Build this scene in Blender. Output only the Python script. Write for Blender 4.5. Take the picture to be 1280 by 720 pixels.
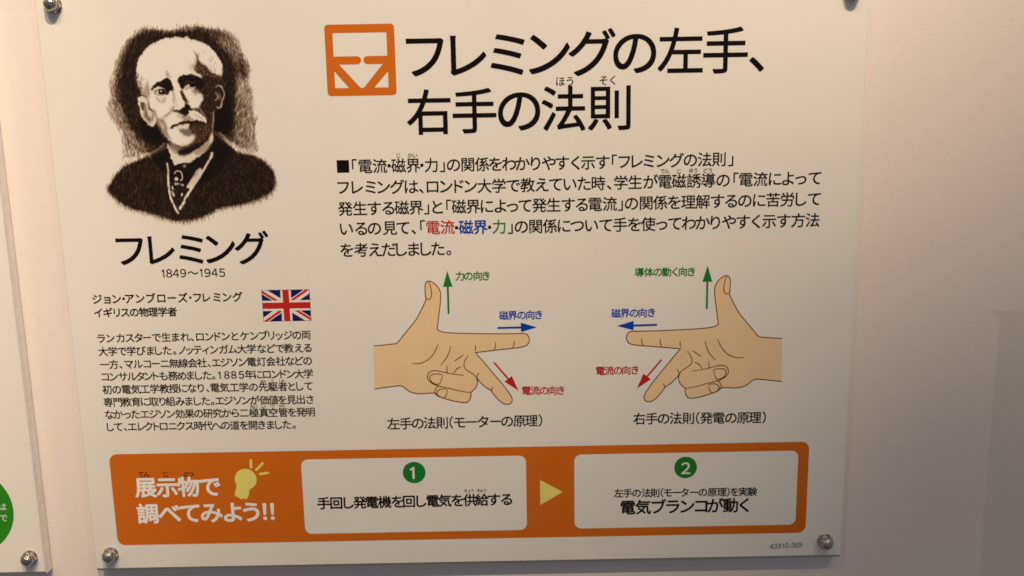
# Close-up of an exhibit information board screwed to a papered wall.
# Units: metres.  X = right along the wall, Z = up, the wall surface is y = 0, the viewer stands at y < 0.
import bpy, math, random
import numpy as np
from mathutils import Matrix, Vector

for o in list(bpy.data.objects):
    bpy.data.objects.remove(o, do_unlink=True)
sc = bpy.context.scene
col = sc.collection
R = math.radians

# ------------------------------------------------------------------ camera
T = 0.012                                   # board thickness
pitch, yaw, roll = R(11.3608), R(0.1464), R(-0.9882)
fw = Vector((math.sin(yaw)*math.cos(pitch), math.cos(yaw)*math.cos(pitch), -math.sin(pitch)))
rt = Vector((math.cos(yaw), -math.sin(yaw), 0)); up = rt.cross(fw)
rt2 = math.cos(roll)*rt + math.sin(roll)*up
up2 = -math.sin(roll)*rt + math.cos(roll)*up
cam_data = bpy.data.cameras.new('camera'); cam = bpy.data.objects.new('camera', cam_data); col.objects.link(cam)
m = Matrix(((rt2.x, up2.x, -fw.x, 0), (rt2.y, up2.y, -fw.y, -0.70 - T), (rt2.z, up2.z, -fw.z, 0), (0, 0, 0, 1)))
cam.matrix_world = m
cam_data.sensor_width = 36; cam_data.lens = 36*1233/1280
cam_data.clip_start = 0.01; cam_data.clip_end = 50
sc.camera = cam

# ------------------------------------------------------------------ light
sc.view_settings.view_transform = 'Standard'; sc.view_settings.look = 'None'
sc.view_settings.exposure = 0; sc.view_settings.gamma = 1
sc.cycles.pixel_filter_type = 'BLACKMAN_HARRIS'; sc.cycles.filter_width = 1.65    # a hand-held phone picture is a little soft
w = bpy.data.worlds.new('World'); sc.world = w; w.use_nodes = True
nt = w.node_tree; nt.nodes.clear()
out = nt.nodes.new('ShaderNodeOutputWorld'); bg = nt.nodes.new('ShaderNodeBackground')
tc = nt.nodes.new('ShaderNodeTexCoord'); sp = nt.nodes.new('ShaderNodeSeparateXYZ')
rp = nt.nodes.new('ShaderNodeValToRGB'); mr = nt.nodes.new('ShaderNodeMapRange')
mr.inputs['From Min'].default_value = -1; mr.inputs['From Max'].default_value = 1
nt.links.new(tc.outputs['Generated'], sp.inputs[0]); nt.links.new(sp.outputs['Z'], mr.inputs['Value'])
nt.links.new(mr.outputs[0], rp.inputs[0]); nt.links.new(rp.outputs[0], bg.inputs[0]); nt.links.new(bg.outputs[0], out.inputs[0])
rp.color_ramp.elements[0].color = (0.30, 0.30, 0.325, 1); rp.color_ramp.elements[1].color = (1.42, 1.43, 1.55, 1)   # dim exhibition hall
bg.inputs[1].default_value = 0.185

def spot(name, loc, aim, power, color, size, blend, radius):
    d = bpy.data.lights.new(name, 'SPOT'); d.energy = power; d.color = color
    d.spot_size = R(size); d.spot_blend = blend; d.shadow_soft_size = radius
    o = bpy.data.objects.new(name, d); col.objects.link(o); o.location = loc
    o.rotation_euler = (Vector(aim) - Vector(loc)).to_track_quat('-Z', 'Y').to_euler()
    return o
spot('ceiling_or_fill_spot', (-0.33, -2.07, 2.7), (-1.043, 0, -0.174), 758, (1.0, 0.777, 0.544), 28.85, 1.0, 0.03)
spot('ceiling_or_fill_spot', (0.50, -2.07, 2.7), (-0.072, 0, 0.361), 568, (1.0, 0.777, 0.544), 20.97, 1.0, 0.03)
spot('ceiling_or_fill_spot', (0.05, -2.07, 2.7), (0.401, 0, 0.472), 374, (1.0, 0.777, 0.544), 17.6, 1.0, 0.03)  # added fill spot, not a hall lamp: lifts the brightness across the board
spot('ceiling_or_fill_spot', (-1.20, -2.07, 2.7), (0.10, 0, -0.10), 31.5, (1.0, 0.777, 0.544), 60, 1.0, 0.05)
spot('ceiling_or_fill_spot', (1.50, -2.07, 2.7), (-0.30, 0, -0.10), 55.3, (1.0, 0.777, 0.544), 60, 1.0, 0.05)

TEXT = [
    ('heading_line','ink',33.49,0.0135,'フレミングの左手、',[-55.4,-25.6,1.5,30.4,59.9,89.4,121.0,152.3,174.0],[(0,23.03),(7,24.35)]),
    ('heading_line','ink',33.27,0.0135,'右手の法則',[-54.2,-22.3,8.9,39.9,71.9],[(0,-14.23),(4,-13.63)]),
    ('reading_aid','ink',7.01,0.008,'ほう',[38.0,44.5],[(0,5.05)]),
    ('reading_aid','ink',7.01,0.008,'そく',[67.9,74.3],[(0,5.26)]),
    ('name_text','ink',25.19,0.0155,'フレミング',[-271.4,-248.9,-227.7,-206.7,-184.2],[(0,-109.02),(4,-107.74)]),
    ('year_text','ink',8.05,0.012,'１８４９〜１９４５',[-249.3,-244.9,-240.0,-234.8,-227.8,-221.9,-217.3,-212.2,-206.8],[(0,-125.35),(8,-125.58)]),
    ('full_name_text','ink',7.63,0.021,'ジョン・アンブローズ・フレミング',[-298.4,-291.2,-284.4,-279.4,-275.0,-267.5,-259.6,-252.1,-244.5,-236.5,-231.1,-226.1,-219.3,-211.9,-204.5,-197.0],[(0,-143.42),(15,-143.49)]),
    ('full_name_text','ink',7.3,0.021,'イギリスの物理学者',[-298.7,-291.6,-285.2,-279.2,-272.6,-265.7,-258.9,-252.0,-245.2],[(0,-153.57),(8,-153.65)]),
    ('biography_line','ink',7.4,0.0175,'ランカスターで生まれ、ロンドンとケンブリッジの両',[-298.5,-291.7,-284.4,-277.6,-271.3,-265.1,-258.2,-251.1,-244.2,-237.1,-232.2,-226.5,-219.7,-213.6,-207.6,-201.0,-193.9,-186.8,-180.2,-174.4,-168.7,-162.2,-155.8,-149.0],[(0,-172.84),(23,-173.0)]),
    ('biography_line','ink',7.42,0.0175,'大学で学びました。ノッティンガム大学などで教える',[-298.0,-291.0,-284.1,-277.4,-270.3,-263.4,-257.5,-251.2,-245.9,-240.4,-234.9,-228.9,-223.1,-216.8,-209.9,-203.3,-196.5,-189.6,-182.2,-175.1,-168.8,-162.3,-154.8,-148.5],[(0,-182.56),(23,-182.72)]),
    ('biography_line','ink',7.44,0.0175,'一方、マルコーニ無線会社、エジソン電灯会社などの',[-297.8,-291.2,-286.1,-280.1,-273.4,-266.7,-260.4,-253.9,-247.1,-240.3,-233.4,-226.5,-221.4,-216.1,-209.5,-203.0,-196.7,-190.1,-182.9,-176.0,-168.9,-162.0,-155.2,-149.1],[(8,-192.47),(23,-192.59)]),
    ('biography_line','ink',7.46,0.0175,'コンサルタントも務めました。１８８５年にロンドン大学',[-298.4,-292.1,-285.3,-278.7,-272.5,-266.6,-261.2,-255.6,-248.6,-242.0,-235.7,-229.7,-223.6,-218.8,-214.5,-209.0,-203.9,-198.4,-192.4,-185.9,-179.6,-173.1,-167.5,-162.1,-155.8,-149.0],[(0,-202.06),(25,-202.1)]),
    ('biography_line','ink',7.48,0.0175,'初の電気工学教授になり、電気工学の先駆者として',[-298.0,-290.9,-283.8,-276.8,-270.0,-262.9,-255.8,-248.8,-242.0,-235.4,-228.9,-224.0,-218.4,-211.4,-204.2,-197.2,-190.1,-182.8,-175.7,-168.6,-161.8,-155.9,-149.6],[(0,-211.63),(22,-211.83)]),
    ('biography_line','ink',7.5,0.0175,'専門教育に取り組みました。エジソンが価値を見出さ',[-298.0,-291.0,-284.4,-277.5,-270.9,-264.4,-258.0,-252.1,-245.0,-238.4,-232.2,-226.1,-221.1,-215.8,-209.3,-202.6,-196.3,-189.8,-182.8,-176.1,-169.4,-162.7,-155.8,-149.1],[(0,-221.3),(23,-221.95)]),
    ('biography_line','ink',7.52,0.0175,'なかったエジソン効果の研究から二極真空管を発明',[-298.1,-291.5,-285.0,-278.8,-271.8,-265.2,-258.9,-252.7,-245.9,-238.8,-232.0,-225.1,-218.1,-211.2,-204.8,-198.3,-191.1,-183.7,-176.8,-169.6,-162.9,-156.1,-149.2],[(0,-230.9),(22,-231.85)]),
    ('biography_line','ink',7.54,0.0175,'して、エレクトロニクス時代への道を開きました。',[-298.3,-292.5,-287.3,-282.1,-275.2,-269.9,-264.1,-258.8,-252.1,-246.0,-239.6,-232.7,-226.0,-219.4,-212.9,-206.0,-199.1,-192.5,-185.9,-179.4,-173.4,-167.3,-162.0],[(0,-240.54),(21,-241.1)]),
    ('reading_aid','ink',2.59,0.015,'せん',[-183.5,-181.4],[(0,-207.4)]),
    ('reading_aid','ink',2.59,0.015,'く',[-175.8],[(0,-207.11)]),
    ('reading_aid','ink',2.59,0.015,'しゅ',[-169.9,-167.9],[(0,-207.1)]),
    ('reading_aid','ink',2.6,0.015,'きょく',[-192.4,-190.7,-188.8],[(0,-226.45)]),
    ('reading_aid','ink',2.6,0.015,'しん',[-184.6,-182.5],[(0,-226.47)]),
    ('reading_aid','ink',2.6,0.015,'くう',[-178.1,-176.3],[(0,-226.47)]),
    ('reading_aid','ink',2.6,0.015,'かん',[-171.0,-168.9],[(0,-226.48)]),
    ('explanation_line','ink',10.68,0.0145,'「電流・磁界・力」の関係をわかりやすく示す「フレミングの法則」',[-107.8,-100.2,-89.9,-83.4,-76.8,-66.4,-60.3,-53.7,-45.9,-38.0,-27.9,-17.9,-8.3,1.2,10.8,19.9,29.3,38.9,48.1,57.0,67.4,75.6,82.6,91.7,100.0,110.0,119.5,129.3,139.4,149.4,157.9],[(1,-51.26),(11,-51.17),(19,-51.57),(29,-50.58)]),
    ('explanation_line','ink',10.74,0.0145,'フレミングは、ロンドン大学で教えていた時、学生が電磁誘導の「電流によって',[-116.5,-106.6,-97.2,-87.9,-78.3,-68.2,-61.3,-53.3,-43.6,-34.5,-26.2,-16.4,-6.2,3.9,14.1,24.4,33.9,44.2,54.2,64.4,71.9,80.3,90.4,101.4,111.6,121.5,132.1,142.4,152.8,161.9,169.0,179.3,189.7,198.9,208.0,217.9],[(0,-66.1),(12,-66.44),(24,-65.72),(35,-65.14)]),
    ('explanation_line','ink',10.78,0.0145,'発生する磁界」と「磁界によって発生する電流」の関係を理解するのに苦労して',[-115.8,-105.3,-95.2,-85.3,-75.6,-65.4,-58.0,-50.2,-42.2,-35.0,-24.8,-15.0,-5.4,3.2,12.1,22.3,32.5,42.9,52.5,62.1,72.5,80.0,87.9,98.4,108.4,118.4,128.4,138.7,149.3,158.9,168.7,179.0,188.8,198.9,208.7,218.1],[(0,-80.97),(19,-81.01),(35,-80.04)]),
    ('explanation_line','ink',10.8,0.0145,'いるの見て、「',[-115.7,-105.3,-95.8,-84.7,-75.3,-67.8,-61.2],[(0,-95.6)]),
    ('explanation_line','ink',10.8,0.0145,'・',[-37.1],[(0,-95.96)]),
    ('explanation_line','ink',10.81,0.0145,'・',[-13.5],[(0,-96.03)]),
    ('explanation_line','ink',10.83,0.0145,'」の関係について手を使ってわかりやすく示す方法',[1.3,9.2,19.5,29.7,39.8,49.2,59.5,69.7,79.9,90.1,100.0,109.6,119.0,129.0,139.0,148.0,157.8,168.0,177.1,186.5,197.0,207.2,217.6],[(2,-96.15),(8,-95.84),(22,-94.88)]),
    ('explanation_line','ink',10.85,0.0145,'を考えだしました。',[-116.2,-106.0,-95.7,-86.0,-77.0,-68.2,-59.5,-50.9,-43.1],[(1,-110.7),(7,-110.93)]),
    ('explanation_line','red',10.8,0.0145,'電流',[-53.8,-43.5],[(0,-95.6)]),
    ('explanation_line','blue',10.81,0.018,'磁界',[-30.3,-20.0],[(0,-95.62)]),
    ('explanation_line','green',10.81,0.0145,'力',[-6.7],[(0,-95.75)]),
    ('reading_aid','ink',3.72,0.012,'じ',[-76.5],[(0,-44.04)]),
    ('reading_aid','ink',3.72,0.012,'かい',[-68.3,-64.8],[(0,-44.18)]),
    ('reading_aid','ink',3.74,0.012,'でん',[109.7,113.1],[(0,-58.34)]),
    ('reading_aid','ink',3.74,0.012,'じ',[121.5],[(0,-58.54)]),
    ('reading_aid','ink',3.74,0.012,'ゆう',[130.0,133.3],[(0,-58.3)]),
    ('reading_aid','ink',3.74,0.012,'どう',[140.2,143.6],[(0,-58.36)]),
    ('diagram_label','green',7.16,0.019,'力の向き',[-35.7,-29.5,-22.8,-16.8],[(0,-131.13),(3,-131.3)]),
    ('diagram_label','blue',7.11,0.0195,'磁界の向き',[-4.5,2.0,8.4,14.8,20.9],[(0,-160.85),(4,-160.78)]),
    ('diagram_label','red',7.22,0.0185,'電流の向き',[11.2,17.6,24.1,30.5,36.6],[(0,-218.23),(4,-218.46)]),
    ('diagram_label','green',7.06,0.0195,'導体の動く向き',[94.1,100.8,107.3,113.7,119.6,125.4,131.6],[(0,-130.65),(6,-130.92)]),
    ('diagram_label','blue',7.11,0.0195,'磁界の向き',[77.2,83.8,90.3,96.6,103.0],[(0,-160.67),(4,-160.66)]),
    ('diagram_label','red',7.2,0.0185,'電流の向き',[65.9,72.4,78.8,85.0,91.4],[(0,-204.09),(4,-203.89)]),
    ('diagram_caption','ink',9.88,0.015,'左手の法則（モーターの原理）',[-88.1,-78.9,-70.0,-61.2,-52.1,-45.1,-38.7,-30.1,-21.5,-12.1,-3.5,5.6,14.6,21.2],[(0,-241.85),(12,-241.49)]),
    ('diagram_caption','ink',9.78,0.015,'右手の法則（発電の原理）',[94.8,104.1,112.9,121.9,131.2,138.4,144.9,154.1,163.1,172.1,181.1,187.8],[(0,-241.51),(10,-242.21)]),
    ('serial_text','ink',5.64,0.0035,'４３９１０-５６９',[197.0,199.9,203.1,205.8,208.6,211.1,213.4,216.2,219.0],[(0,-345.99),(8,-345.04)]),
    ('banner_title','white',16.83,0.028,'展示物で',[-276.5,-260.5,-244.4,-228.2],[(0,-289.07),(3,-289.43)]),
    ('banner_title','white',16.93,0.028,'調べてみよう！！',[-276.9,-260.4,-244.9,-228.5,-212.5,-198.6,-188.3,-182.5],[(0,-309.73),(7,-309.96)]),
    ('banner_reading','ink',4.55,0.02,'てん',[-278.9,-274.8],[(0,-278.36)]),
    ('banner_reading','ink',4.55,0.02,'じ',[-260.5],[(0,-278.72)]),
    ('banner_reading','ink',4.56,0.02,'ぶつ',[-245.9,-241.7],[(0,-278.87)]),
    ('step_one_text','ink',10.4,0.023,'手回し発電機を回し電気を供給する',[-143.3,-133.8,-124.5,-115.9,-106.7,-97.2,-87.5,-78.9,-69.5,-60.8,-51.7,-42.2,-32.9,-23.7,-14.5,-5.1],[(0,-303.94),(15,-303.67)]),
    ('step_one_text','ink',3.02,0.015,'きょう',[-35.8,-33.1,-30.6],[(0,-296.06)]),
    ('step_one_text','ink',3.02,0.015,'きゅう',[-26.2,-23.7,-21.1],[(0,-296.11)]),
    ('step_two_text','ink',7.45,0.019,'左手の法則（モーターの原理）を実験',[79.7,86.6,93.3,100.5,107.2,112.6,117.0,123.5,129.7,136.7,143.4,150.5,157.7,162.6,167.4,174.0,180.9],[(0,-300.1),(16,-300.91)]),
    ('step_two_text','ink',12.27,0.023,'電気ブランコが動く',[86.9,98.4,110.3,120.9,131.9,142.4,153.2,164.7,175.1],[(0,-312.0),(7,-311.7)]),
    ('badge_one','white',12.62,0.022,'１',[-75.5],[(0,-280.95)]),
    ('badge_two','white',12.05,0.018,'２',[130.1],[(0,-281.16)]),
    ('disc_text','white',6.5,0.004,'は',[-385.6],[(0,-302.18)]),
    ('disc_text','white',6.52,0.004,'で',[-386.0],[(0,-311.29)]),
]
HAND_OUTLINE = [(-100.28,-181.95),(-93.32,-181.55),(-86.7,-180.84),(-83.02,-180.15),(-78.42,-174.81),(-72.31,-167.57),(-68.49,-162.77),(-64.62,-156.13),(-60.71,-148.02),(-61.01,-146.16),(-61.12,-138.77),(-60.28,-135.47),(-58.8,-134.54),(-56.65,-134.8),(-53.47,-137.07),(-51.04,-140.43),(-49.93,-144.14),(-50.52,-151.55),(-51.63,-158.97),(-52.57,-165.68),(-53.29,-170.17),(-51.3,-171.85),(-47.68,-172.75),(-38.21,-173.6),(-10.48,-174.56),(9.98,-174.71),(11.8,-175.27),(12.88,-176.27),(13.94,-178.93),(13.4,-181.18),(12.42,-183.05),(10.58,-184.15),(6.9,-185.06),(1.76,-185.65),(-12.19,-186.98),(-25.79,-188.4),(-16.86,-199.59),(-8.97,-209.68),(-3.21,-217.47),(0.03,-222.93),(0.5,-225.64),(-0.8,-227.94),(-3.4,-228.51),(-6.72,-227.44),(-10.72,-223.65),(-13.96,-219.19),(-15.04,-217.63),(-19.04,-214.86),(-22.65,-211.34),(-25.15,-207.84),(-24.88,-211.68),(-26.44,-215.49),(-29.85,-218.9),(-29.92,-221.59),(-31.11,-224.66),(-33.0,-226.33),(-37.45,-226.24),(-43.34,-225.05),(-49.94,-222.92),(-54.32,-221.13),(-56.1,-218.94),(-61.64,-218.84),(-66.09,-219.14),(-71.25,-218.66),(-75.62,-216.88),(-81.0,-212.93),(-88.76,-213.25),(-101.01,-214.87)]
HAND_LINES = [
    [(-53.08,-181.84),(-54.03,-184.09),(-56.21,-188.21),(-60.03,-192.7),(-65.27,-195.49),(-68.96,-196.11),(-72.63,-195.89)],
    [(-43.82,-182.99),(-44.81,-186.91),(-46.0,-189.92),(-48.31,-193.67),(-51.89,-197.64)],
    [(-34.63,-189.98),(-38.0,-192.35),(-41.36,-194.56)],
    [(-30.97,-190.43),(-32.88,-193.05),(-34.28,-196.22),(-34.15,-199.65),(-30.92,-202.76),(-27.3,-205.12),(-25.52,-207.84),(-24.88,-211.68)],
    [(-46.98,-198.11),(-47.14,-203.45)],
    [(-36.49,-198.99),(-38.2,-199.57),(-40.45,-201.29),(-42.22,-204.08)],
    [(-34.68,-205.6),(-42.75,-204.45),(-47.14,-203.45),(-51.52,-202.38),(-55.18,-201.62),(-58.13,-201.87),(-60.38,-203.13),(-61.41,-205.25),(-61.48,-207.55),(-60.44,-209.33),(-58.44,-211.21),(-54.81,-213.04),(-46.75,-215.11),(-39.42,-217.18),(-32.07,-218.62),(-29.85,-218.74)],
    [(-50.51,-205.45),(-51.23,-204.68),(-55.26,-204.07),(-58.22,-204.55),(-59.74,-206.05),(-59.67,-208.35),(-58.41,-210.29),(-55.51,-212.03),(-53.15,-211.92),(-51.75,-209.64),(-50.51,-205.45)],
    [(-52.59,-213.08),(-54.84,-214.19),(-56.25,-216.47),(-56.33,-219.17),(-54.32,-221.13)],
    [(-47.32,-217.03),(-47.88,-216.02),(-50.46,-215.66),(-53.06,-216.07),(-54.58,-217.43),(-54.87,-219.58),(-53.58,-221.15),(-50.67,-222.59),(-49.02,-222.01),(-47.6,-218.95),(-47.32,-217.03)],
    [(-23.59,-203.89),(-24.73,-205.71),(-25.15,-207.84),(-24.82,-209.38)],
    [(-13.5,-214.74),(-14.27,-216.11),(-14.68,-218.02)],
    [(-25.65,-182.72),(-25.55,-184.62),(-26.13,-187.26)],
    [(-10.97,-180.73),(-11.03,-183.75),(-12.19,-186.98)],
    [(2.73,-180.08),(2.54,-182.87),(1.39,-185.64)],
    [(-58.81,-134.76),(-57.59,-136.99),(-56.83,-140.32),(-56.56,-143.28),(-56.88,-146.24),(-57.79,-147.48),(-59.25,-147.83),(-60.55,-147.65)],
]
ARROWS = [('green',[(-44.6,-158.5),(-44.66,-138.92),(-44.71,-127.04),(-48.07,-138.92),(-41.24,-138.81)],1.45),('blue',[(-8.87,-170.17),(7.83,-170.06),(19.39,-170.15),(7.77,-166.52),(7.84,-173.54)],1.5),('red',[(-12.15,-196.48),(-2.31,-208.58),(5.21,-217.94),(0.55,-206.79),(-4.95,-210.98)],1.3),('green',[(143.27,-158.23),(143.24,-138.48),(143.21,-126.72),(139.59,-138.54),(146.78,-138.55)],1.45),('blue',[(106.72,-169.95),(90.07,-170.19),(78.09,-170.21),(90.04,-166.65),(90.09,-173.67)],1.5),('red',[(110.56,-196.62),(100.56,-208.66),(92.79,-218.04),(97.65,-206.77),(103.01,-211.16)],1.3)]
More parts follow.
